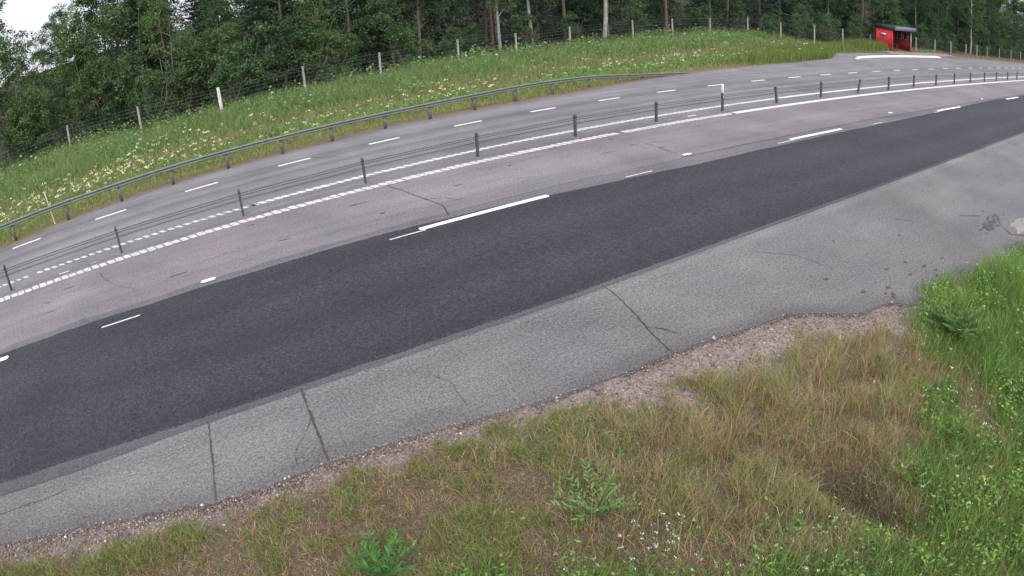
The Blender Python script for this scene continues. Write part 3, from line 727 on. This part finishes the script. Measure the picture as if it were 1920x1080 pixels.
# ---- single plants that stand out on the bank
def leafy_plant(name, loc, stems, h, spread, leaf, asp, col, label, cat, parts=('stems', 'leaves')):
    root = tag(empty(name, (*loc, float(gz(*loc)))), label, cat)
    gs, gl = Geo(), Geo()
    for k in range(stems):
        a = 6.283 * k / stems + rng.uniform(-.4, .4); q = spread * rng.uniform(.3, 1); hh_ = h * rng.uniform(.6, 1.05)
        t = np.linspace(0, 1, 7); P = np.stack([np.cos(a) * q * t ** 1.3, np.sin(a) * q * t ** 1.3, hh_ * (t - .18 * t * t)], -1)
        gs.tube(P, np.linspace(.005, .002, 7), 5, (.16, .13, .06))
        m = int(hh_ / .021)
        for s in range(m):
            u = .18 + .82 * (s + rng.random()) / m; p = np.array([np.interp(u, t, P[:, c]) for c in range(3)])
            b = a + (1 if s % 2 else -1) * rng.uniform(.6, 1.5); d = np.array([np.cos(b), np.sin(b), rng.uniform(.25, .9)]); d /= np.linalg.norm(d)
            L = leaf * rng.uniform(.7, 1.25); sd = np.cross(d, (0, 0, 1)); sd /= np.linalg.norm(sd); up = np.cross(sd, d)
            w = L * asp / 2; q5 = [p, p + d * L * .35 + sd * w + up * .004, p + d * L * .75 + sd * w * .7, p + d * L - up * L * .12, p + d * L * .75 - sd * w * .7, p + d * L * .35 - sd * w + up * .004]
            gl.add(q5, [(0, 1, 2, 5), (5, 2, 4, 4)][:1], jitter(col, 6, .0, .0) * np.exp(rng.normal(0, .22)))
            gl.add([q5[5], q5[1], q5[2], q5[3], q5[4]], [(0, 1, 2, 3, 4)], jitter(col, 5, 0, 0) * np.exp(rng.normal(0, .22)))
    gs.build(parts[0], M['leaf'], root); gl.build(parts[1], M['leaf'], root)
leafy_plant('willow_sapling', (2.90, 3.80), 16, .58, .50, .078, .27, (.165, .265, .085), 'pale green willow sapling with narrow leaves fanning out over brown soil', 'sapling')
leafy_plant('willow_sapling', (.78, 4.22), 17, .46, .42, .095, .24, (.09, .22, .055), 'bright green narrow leaved sapling at the bottom edge of the bank', 'sapling')
leafy_plant('roadside_weed', (7.05, 1.75), 9, .38, .22, .10, .28, (.13, .24, .05), 'broad leaved green weed on the bank beside a bare strip of soil', 'weed')
leafy_plant('roadside_bush', (9.3, 2.95), 34, .52, .66, .085, .36, (.125, .235, .068), 'dense green bush at the edge of the lay-by in the tall grass', 'bush')

# ---- far verge
def verge():
    g = Geo()
    def cand(n, x0, x1):
        x = rng.uniform(x0, x1, n); return x, yN(x) + rng.uniform(.05, 1, n) * (yF(x) + 2.2 - yN(x))
    def fields(x, y):
        dn = y - yN(x); wv = (fbm(x * .25, y * .5, 61) - .5)
        short = 1 - sstep(1.0, 1.9, dn + wv)
        red = np.exp(-((dn - 6.0 - 2 * wv) / .9) ** 2) * sstep(-3, 2, x)
        tall = sstep(6.4, 8.2, dn + 2 * wv)
        return dn, short, red, tall
    for x0, x1, n in ((-14, 22, 105000), (22, 60, 62000), (56, 105, 20000)):
        x, y = cand(n, x0, x1); dn, sh, red, tall = fields(x, y); n = len(x)
        clump = fbm(x * 1.2, y * 1.2, 62)
        dry = sstep(56, 60, x)
        h = (.14 * sh + (1 - sh) * (.30 + .28 * tall)) * (.55 + .9 * clump) * (1 - .5 * dry)
        u = rng.random(n)
        c = jitter((.215, .300, .090), n, .22, .1)
        c = np.where((u < .75 * sh)[:, None], jitter((.28, .30, .10), n, .22, .1), c)
        c = np.where((u < .5 * red)[:, None], jitter((.29, .225, .14), n, .2, .1), c)
        c = np.where((u < .8 * tall)[:, None], jitter((.150, .260, .085), n, .25, .1), c)
        c = np.where((rng.random(n) < .20)[:, None], jitter((.31, .30, .16), n, .2, .1), c)
        c = np.where((rng.random(n) < .9 * dry)[:, None], jitter((.27, .20, .135), n, .2, .1), c)
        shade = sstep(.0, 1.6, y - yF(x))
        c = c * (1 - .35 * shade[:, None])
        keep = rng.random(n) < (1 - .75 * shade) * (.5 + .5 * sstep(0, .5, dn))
        keep &= ~((x > 50.3) & (x < 58.5) & (y < 28.6) & (y > 24)) 
        x, y, h, c = x[keep], y[keep], h[keep], c[keep]; n = len(x)
        far = np.clip(np.hypot(x, y) / 30, .8, 2.2)
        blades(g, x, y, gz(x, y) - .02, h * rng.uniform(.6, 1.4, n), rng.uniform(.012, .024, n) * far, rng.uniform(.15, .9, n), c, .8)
    # big tussock in front of the lay-by and tall grass hiding the shelter's corner
    for cx, cy, sx, sy, hh_, m in ((36.5, 24.8, 3.6, .9, .65, 5200), (50.4, 28.0, 1.8, .7, .95, 3000), (41.5, 27.8, 4, 1.0, .7, 3600)):
        x = rng.normal(cx, sx, m); y = rng.normal(cy, sy, m); k = (y > yN(x) + .15) & ~((x > 52.6) & (x < 57.5)); x, y = x[k], y[k]; n = len(x)
        blades(g, x, y, gz(x, y), rng.uniform(.5, 1.2, n) * hh_, rng.uniform(.02, .035, n), rng.uniform(.1, .6, n), jitter((.155, .215, .055), n, .2), .8)
    tag(g.build('verge_grass', M['blade']), 'wild grass and herbs on the far verge between road and fence', 'grass', kind='stuff')
    # leafy herbs
    g = Geo()
    x, y = cand(70000, -14, 62); dn, sh, red, tall = fields(x, y)
    k = rng.random(len(x)) < (1 - sh) * sstep(.42, .58, fbm(x * .7, y * .9, 63)) * (.35 + .65 * np.maximum(tall, (dn < 5)))
    k &= ~((x > 50.3) & (x < 58.5) & (y < 28.6))
    x, y, tall, dn = x[k], y[k], tall[k], dn[k]; n = len(x)
    z = gz(x, y) + rng.uniform(.15, .55, n) * (.7 + .7 * tall)
    leaves(g, np.stack([x, y, z], -1), .13, .5, jitter((.155, .275, .085), n, .3, .1), tilt=.5)
    # pale umbels and seed heads by the fence
    k = rng.random(n) < .05 * tall; 
    leaves(g, np.stack([x[k], y[k], z[k] + .3], -1), .16, .7, jitter((.28, .33, .17), k.sum(), .2), tilt=.2)
    tag(g.build('verge_herbs', M['leaf']), 'leafy green herbs filling the far verge in front of the fence', 'herbs', kind='stuff')
    # pale yellow flowers
    g = Geo(); x, y = cand(9000, -13, 40); dn = y - yN(x)
    pf = sstep(.40, .62, fbm(x * .55, y * .9, 64)) * np.exp(-((dn - 3.6) / 2.1) ** 2) * (1 - .75 * sstep(1, 16, x)) + .25 * np.exp(-((dn - 2.3) / .7) ** 2) * sstep(.45, .6, fbm(x * .9, y, 65))
    pf = pf + .35 * np.exp(-((dn - 6.5) / .9) ** 2) * (x < 3) * sstep(.45, .6, fbm(x * .9 + 3, y, 66))
    pf = pf + .5 * np.exp(-((dn - 3.0) / 1.7) ** 2) * (1 - sstep(-2, 3, x)) * sstep(.3, .5, fbm(x * .8, y * .8, 67))
    k = rng.random(len(x)) < pf * .8; x, y = x[k], y[k]; n = len(x)
    z = gz(x, y) + rng.uniform(.40, .75, n)
    umbels(g, x, y, z, rng.uniform(.04, .10, n), 8, jitter((.76, .76, .46), n, .12, .04), sr=.006)
    tag(g.build('verge_flowers', M['petal']), 'pale yellow wildflowers clustered behind the guardrail on the far verge', 'flowers', kind='stuff')
verge()

# ------------------------------------------------------------------ trees
def tree_geo(kind, seed):
    """returns (trunk Geo, crown Geo) of one tree of the kind, about its own foot"""
    r = np.random.default_rng(seed); tg, cg = Geo(), Geo()
    P = dict(bushy=dict(H=8.5, z0=.2, R=2.2, bark='grey', col=(.088, .150, .058), ncl=640, per=25, leaf=.125, crad=.34, tr=.085),
             birch=dict(H=14, z0=3.2, R=2.2, bark='birch', col=(.072, .126, .052), ncl=430, per=24, leaf=.13, crad=.38, tr=.12),
             alder=dict(H=11, z0=.3, R=2.5, bark='grey', col=(.058, .108, .052), ncl=760, per=24, leaf=.13, crad=.38, tr=.12),
             willow=dict(H=6.4, z0=.1, R=2.1, bark='grey', col=(.108, .170, .060), ncl=480, per=25, leaf=.12, crad=.32, tr=.06),
             shrub=dict(H=2.3, z0=.05, R=1.2, bark='grey', col=(.080, .142, .058), ncl=130, per=24, leaf=.11, crad=.28, tr=.03)).get(kind)
    col_b = {'birch': 0, 'grey': 0, 'pine': 0}
    if kind in ('spruce', 'pine'):
        H = 13 if kind == 'spruce' else 14
        n = 9; t = np.linspace(0, 1, n); lean = r.normal(0, .15, 2)
        TP = np.stack([lean[0] * t ** 2, lean[1] * t ** 2, H * t - .2], -1); tg.tube(TP, .14 * (1 - .93 * t) + .008, 9)
        V = []
        if kind == 'spruce':
            zs = np.arange(.5, H - .2, .27)
        else:
            zs = np.arange(6.0, H - .2, .4)
        for z in zs:
            f = z / H; Lb = (2.1 * (1 - f) ** .75 + .12) if kind == 'spruce' else 1.9 * math.sin(max(.1, math.pi * min(1, (H - z) / 7)))
            for b in range(r.integers(4, 7)):
                a = r.uniform(0, 6.28); L = Lb * r.uniform(.6, 1.15)
                u = np.linspace(0, 1, 6); dr = -.32 * L * u + .22 * L * u ** 2 if kind == 'spruce' else .25 * L * u
                BP = np.stack([np.interp(z, TP[:, 2], TP[:, 0]) + np.cos(a) * L * u, np.interp(z, TP[:, 2], TP[:, 1]) + np.sin(a) * L * u, z + dr], -1)
                tg.tube(BP[::2], np.array([.022, .014, .005]), 4, caps=False)
                m = int(9 + 17 * L); w = r.uniform(.12, 1, m)
                p = np.stack([np.interp(w, u, BP[:, k]) for k in range(3)], -1); sd = np.array([-np.sin(a), np.cos(a), 0])
                off = r.uniform(-1, 1, m)[:, None] * sd * (.30 * (1 - w * .6))[:, None] * L * .6; p = p + off; p[:, 2] -= r.uniform(0, .16, m)
                V.append(p)
        V = np.concatenate(V); c0 = (.028, .060, .034) if kind == 'spruce' else (.038, .068, .038)
        k = r.permutation(len(V))[:11000]; V = V[k]
        leaves(cg, V, .24, .32, jitter(c0, len(V), .28, .08), tilt=.8, up=-.35)
        return tg, cg, 'pine' if kind == 'pine' else 'grey'
    H, R0 = P['H'], P['R']
    ns = {'willow': 5, 'shrub': 5, 'bushy': 2}.get(kind, 1)
    tips = []
    for s in range(ns):
        n = 9; t = np.linspace(0, 1, n); a = r.uniform(0, 6.28); sp = (0 if ns == 1 else R0 * (.35 if ns == 2 else .55))
        wob_ = np.cumsum(r.normal(0, .06, (n, 2)), 0)
        TP = np.stack([np.cos(a) * sp * t ** 1.4 + wob_[:, 0] * (t > 0), np.sin(a) * sp * t ** 1.4 + wob_[:, 1] * (t > 0), H * .93 * t * r.uniform(.85, 1.0) - .15 * (1 - t)], -1)
        tg.tube(TP, P['tr'] * (1 - .92 * t) + .006, 9)
        nl = int(11 / ns) + 4 if kind != 'shrub' else 4
        for l in range(nl):
            f = r.uniform(max(.12, P['z0'] / H), .92); a2 = r.uniform(0, 6.28); L = R0 * r.uniform(.5, 1.0) * (1 - .5 * f)
            b0 = np.array([np.interp(f, t, TP[:, k]) for k in range(3)]); u = np.linspace(0, 1, 5)
            BP = b0 + np.stack([np.cos(a2) * L * u, np.sin(a2) * L * u, L * (.75 * u - .35 * u * u)], -1)
            tg.tube(BP, np.linspace(P['tr'] * .35, .006, 5), 5, caps=False); tips.append(BP[2:])
    # leaf clumps: lobes of foliage set around the limbs, gaps between them
    lobes = []
    nlobe = 15 if kind != 'shrub' else 6
    for l in range(nlobe):
        f = (l + r.random()) / nlobe; z = P['z0'] + (H - P['z0']) * f
        prof_ = math.sin(math.pi * min(.97, .16 + .84 * f) ** .8) ** .6
        a = r.uniform(0, 6.28); q = R0 * prof_ * r.uniform(.25, .85)
        lobes.append((np.array([np.cos(a) * q, np.sin(a) * q, z]), R0 * r.uniform(.32, .55)))
    C = []
    for k in range(P['ncl']):
        if r.random() < .8 or not tips:
            c, rr = lobes[r.integers(len(lobes))]; d = r.normal(size=3); d /= np.linalg.norm(d); d[2] = abs(d[2]) if r.random() < .6 else d[2]
            C.append(c + d * rr * r.uniform(.65, 1.05) * np.array([1, 1, 1.05]))
        else:
            tp = tips[r.integers(len(tips))]; C.append(tp[r.integers(len(tp))] + r.normal(0, .12, 3))
    C = np.array(C); C[:, 2] = np.maximum(C[:, 2], .12)
    m = P['per']; n = len(C) * m
    d = r.normal(size=(len(C), m, 3)); d /= np.linalg.norm(d, axis=2)[..., None]
    V = (C[:, None] + d * (P['crad'] * r.random((len(C), m)) ** .5)[..., None] * np.array([1, 1, .7])).reshape(-1, 3); V[:, 2] = np.maximum(V[:, 2], .03)
    ck = np.exp(r.normal(0, .22, len(C)))[:, None] * np.exp(r.normal(0, .07, (len(C), 3)))
    cols = np.repeat(np.asarray(P['col']) * ck, m, 0) * np.exp(r.normal(0, .18, n))[:, None]
    leaves(cg, V, P['leaf'], .62, cols, tilt=.8, up=-.15)
    return tg, cg, P['bark']

BARK = {'birch': M['birch_bark'], 'grey': M['grey_bark'], 'pine': M['pine_bark']}
PROTO = {}; GEOS = {}
def plant(kind, var, x, y, s, label, cat, name, group=None, lean=0.):
    key = (kind, var); z = float(gz(x, y))
    root = empty(name, (x, y, z)); root.scale = (s * random.uniform(.9, 1.1), s * random.uniform(.9, 1.1), s); root.rotation_euler = (math.radians(random.uniform(-1.5, 1.5)), math.radians(lean), random.uniform(0, 6.28))
    if key not in PROTO:
        tg, cg, bark = tree_geo(kind, 1000 + var * 17 + len(kind) * 101); GEOS[key] = (tg, cg)
        a = tg.build('trunk' if kind not in ('shrub', 'willow') else 'stems', BARK[bark], root, True); b = cg.build('crown' if kind not in ('shrub',) else 'foliage', M['needle'] if kind in ('spruce', 'pine') else M['leaf'], root)
        PROTO[key] = (a, b)
    else:
        for o in PROTO[key]:
            c = o.copy(); COL.objects.link(c); c.parent = root
    tag(root, label, cat, group); return root

LOOK = dict(bushy=('bushy_birch', 'bushy leafy birch', 'birch'), birch=('birch_tree', 'pale trunked birch', 'birch'), alder=('alder_tree', 'dark broad alder', 'alder'),
            willow=('goat_willow', 'rounded light willow', 'willow'), spruce=('spruce_tree', 'dark drooping spruce', 'spruce'), pine=('pine_tree', 'bare brown trunked pine', 'pine'), shrub=('forest_shrub', 'low green shrub', 'shrub'))
ORD = ['first', 'second', 'third', 'fourth', 'fifth', 'sixth', 'seventh', 'eighth', 'ninth', 'tenth', 'eleventh', 'twelfth', 'thirteenth', 'fourteenth', 'fifteenth', 'sixteenth', 'seventeenth', 'eighteenth', 'nineteenth', 'twentieth', 'twenty-first', 'twenty-second', 'twenty-third', 'twenty-fourth', 'twenty-fifth', 'twenty-sixth', 'twenty-seventh', 'twenty-eighth', 'twenty-ninth', 'thirtieth']
VIS = [p for p in FENCE if p[0] > -10]           # fence posts from the left edge of the picture
used = {}
def where(x, y):
    """place words from the line of sight: which two fence posts the tree stands behind"""
    a = math.atan2(y, x); k = sum(math.atan2(p[1], p[0]) > a for p in VIS)
    if k == 0: return 'left of the first fence post'
    if k >= len(VIS): return 'beyond the last fence post'
    return f'behind the {ORD[k - 1]} fence post from the left'
def add_tree(kind, x, y, s=1., var=None, lean=0., row='front'):
    nm, look, cat = LOOK[kind]; w = where(x, y); key = (kind, w, row)
    if key in used: return None
    used[key] = 1
    pre = {'front': '', 'back': 'deeper-set ', 'edge': 'foremost '}[row]
    return plant(kind, random.randrange(2) if var is None else var, x, y, s, f'{pre}{look} {w}', cat, nm, None, lean)

# left: bushy edge, sky above the low trees; middle: darker mixed wood; right: pale trunks before dark spruce
for k, x, y, s in (('bushy', -9.3, 38.2, 1.15), ('willow', -7.9, 38.2, 1.04), ('bushy', -6.8, 40.4, .86), ('alder', -6.0, 43.5, .74), ('willow', -4.3, 39.6, 1.12), ('willow', -5.3, 38.4, .92), ('bushy', -3.4, 40.6, 1.12), ('willow', -2.6, 37.3, .98), ('alder', -1.6, 41.8, 1.0), ('bushy', -.6, 39.3, 1.15), ('alder', .6, 41.5, 1.0), ('willow', 1.0, 37.0, 1.05),
                   ('alder', 2.6, 39.2, .95), ('birch', 4.9, 38.6, 1.0), ('bushy', 4.0, 37.0, .72), ('spruce', 6.6, 40.5, 1.0), ('alder', 7.6, 37.8, 1.0), ('bushy', 9.4, 38.6, 1.0), ('willow', 9.7, 36.6, .78), ('alder', 11.8, 38.4, 1.0), ('spruce', 13.6, 40.6, 1.0), ('bushy', 14.2, 37.4, .95),
                   ('alder', 16.4, 38.8, 1.0), ('alder', 18.2, 37.6, .95), ('spruce', 19.4, 40.5, 1.0), ('birch', 20.6, 36.0, .9), ('birch', 23.3, 36.6, .95), ('pine', 22.0, 39.5, 1.0), ('birch', 25.6, 36.6, 1.15), ('spruce', 25.4, 41.4, 1.0), ('pine', 27.3, 38.6, .95), ('birch', 29.3, 36.9, 1.25), ('spruce', 30.6, 41.5, 1.05),
                   ('alder', 32.6, 40.5, 1.0), ('spruce', 35.0, 42.0, 1.0), ('pine', 37.3, 39.0, 1.0), ('alder', 39.5, 41.0, 1.0), ('alder', 42.2, 38.6, .9), ('spruce', 44.4, 41.4, 1.0), ('alder', 46.5, 38.5, 1.0), ('spruce', 49.0, 36.4, 1.0), ('alder', 52.0, 36.0, .95), ('alder', 55.2, 35.0, .95), ('spruce', 57.5, 36.5, 1.0), ('alder', 59.7, 33.8, .9),
                   ('bushy', 63.5, 32.2, 1.0), ('spruce', 65.5, 33.2, 1.0), ('alder', 67.6, 31.0, .95), ('alder', 71.3, 29.6, .9), ('spruce', 73.6, 30.8, .95), ('birch', 76.4, 27.2, .95), ('bushy', 79.0, 28.0, 1.0), ('spruce', 81.5, 29.4, .95), ('alder', 84.0, 27.0, .95), ('bushy', 88.0, 26.6, 1.0), ('alder', 92.5, 26.0, 1.0), ('spruce', 96.0, 26.5, 1.0), ('alder', 101, 25.5, 1.0), ('bushy', 107, 25, 1.0)):
    add_tree(k, x, y, s)
for i_, (x, y) in enumerate(FENCE[2:-1]):
    for k_, (dx, dy, sc) in enumerate(((.8, 2.1, 1.0), (2.6, 2.9, 1.15))):
        if x < 18 or (k_ == 0 and x > 44) or (k_ == 1):
            add_tree('shrub', x + dx, y + dy + random.uniform(-.3, .4), sc * random.uniform(.8, 1.2) * (1.1 if x < 10 else .8), row='edge' if k_ == 0 else 'front')
for x in np.arange(-9, 100, 4.3):
    y = float(yF(x)) + 9.5 + random.uniform(-1, 1.5)
    k = random.choice(['alder', 'spruce', 'birch', 'alder'])
    if x < -2: k = 'bushy'
    add_tree(k, x + random.uniform(-1, 1), y + (3 if x < -2 else 0), .78 if x < -2 else 1.05, row='back')

# wood behind: one dark mass of trunks and crowns
def woodland():
    tg = Geo(); r = np.random.default_rng(77); keys = [k for k in GEOS if k[0] in ('alder', 'spruce', 'birch')]
    arr = {k: [(np.vstack(q.v), q) for q in GEOS[k]] for k in keys}
    spots = [(x + r.uniform(-1.4, 1.4), float(yF(x)) + d + r.uniform(-1.5, 1.5)) for d in (9.5, 13, 17.5, 23) for x in np.arange(-3.5, 118, 3.9)]
    for x, y in spots:
        if x < -4: continue
        k = keys[r.integers(len(keys))]; s = r.uniform(.9, 1.2); a = r.uniform(0, 6.28); ca, sa = math.cos(a) * s, math.sin(a) * s; z = float(gz(x, y))
        for slot, (V, q) in enumerate(arr[k]):
            W = np.stack([V[:, 0] * ca - V[:, 1] * sa + x, V[:, 0] * sa + V[:, 1] * ca + y, V[:, 2] * s + z], -1); off = 0
            tg_c = np.vstack(q.c)
            if slot == 1:
                f = np.vstack([f for f in q.f]); sel = r.random(len(f)) < .45
                f = f[sel]; idx = f.ravel(); tg.add(W[idx], np.arange(len(idx)).reshape(-1, 4), tg_c[idx], 1)
            else:
                b = tg.n
                for f in q.f:
                    tg.f.append(f + b); tg.m.append(np.full(len(f), 0))
                tg.v.append(W); tg.c.append(tg_c); tg.n += len(W)
    tag(tg.build('woodland', [M['grey_bark'], M['leaf']]), 'dark continuous wood filling the background behind the fence trees', 'forest', kind='stuff')
woodland()

# ------------------------------------------------------------------ light, sky, camera
W = bpy.data.worlds.new('World'); S.world = W; W.use_nodes = True
nt = W.node_tree; bg = nt.nodes['Background']
sky = nt.nodes.new('ShaderNodeTexSky'); sky.sky_type = 'NISHITA'; sky.sun_disc = False
SUN_EL, SUN_AZ = math.radians(48), math.radians(200)
sky.sun_elevation = SUN_EL; sky.sun_rotation = SUN_AZ; sky.dust_density = 6.; sky.air_density = 1.2; sky.ozone_density = 1.
hs = nt.nodes.new('ShaderNodeHueSaturation'); hs.inputs['Saturation'].default_value = .30
nt.links.new(sky.outputs[0], hs.inputs['Color'])
ov = nt.nodes.new('ShaderNodeMix'); ov.data_type = 'RGBA'; ov.inputs[0].default_value = .62
ov.inputs[7].default_value = (6.9, 7.05, 7.9, 1)        # even cloud cover over the sky
nt.links.new(hs.outputs[0], ov.inputs[6]); nt.links.new(ov.outputs[2], bg.inputs['Color']); bg.inputs['Strength'].default_value = .12
sl = bpy.data.lights.new('sun', 'SUN'); sl.energy = .9; sl.angle = math.radians(40); sl.color = (1., .96, .93)
so = bpy.data.objects.new('sun', sl); COL.objects.link(so)
dirv = Vector((math.sin(SUN_AZ) * math.cos(SUN_EL), math.cos(SUN_AZ) * math.cos(SUN_EL), math.sin(SUN_EL)))
so.rotation_euler = dirv.to_track_quat('Z', 'Y').to_euler(); so.location = (0, 0, 30)

# wide roadside camera on a mast: the lens has barrel distortion, r = f * t * (1 + k * t^2)
CF, CH, PIT, ROL, TH, KD = 1273.26, 4.846, .462361, -.069184, .51154, -.072916
def basis(xx, uu, d):
    cr, sr, cp, sp = math.cos(ROL), math.sin(ROL), math.cos(PIT), math.sin(PIT)
    X = xx * cr - uu * sr; u2 = xx * sr + uu * cr
    Y = d * cp + u2 * sp; Z = -d * sp + u2 * cp
    return Vector((X * math.cos(TH) + Y * math.sin(TH), -X * math.sin(TH) + Y * math.cos(TH), Z))
right, up, fwd = basis(1, 0, 0), basis(0, 1, 0), basis(0, 0, 1)
cam = bpy.data.cameras.new('camera'); co = bpy.data.objects.new('camera', cam); COL.objects.link(co); S.camera = co
mw = Matrix((right, up, -fwd)).transposed().to_4x4(); mw.translation = (0, 0, CH); co.matrix_world = mw
cam.clip_start = .05; cam.clip_end = 4000
cam.sensor_fit = 'HORIZONTAL'; cam.sensor_width = 36.; cam.sensor_height = 20.25
cam.type = 'PANO'; cam.panorama_type = 'FISHEYE_LENS_POLYNOMIAL'
th_ = np.linspace(0, 1.05, 400); rr_ = CF * th_ * (1 + KD * th_ ** 2) * 36. / 1920.
A_ = np.stack([rr_, rr_ ** 2, rr_ ** 3, rr_ ** 4], -1); k_ = np.linalg.lstsq(A_, th_, rcond=None)[0]
cam.fisheye_fov = math.pi
cam.fisheye_polynomial_k0 = 0.
cam.fisheye_polynomial_k1, cam.fisheye_polynomial_k2, cam.fisheye_polynomial_k3, cam.fisheye_polynomial_k4 = (-float(q) for q in k_)

S.view_settings.view_transform = 'Standard'; S.view_settings.look = 'None'; S.view_settings.gamma = 1.
S.view_settings.exposure = .85
S.render.engine = 'CYCLES'
S.cycles.max_bounces = 6; S.cycles.transparent_max_bounces = 4
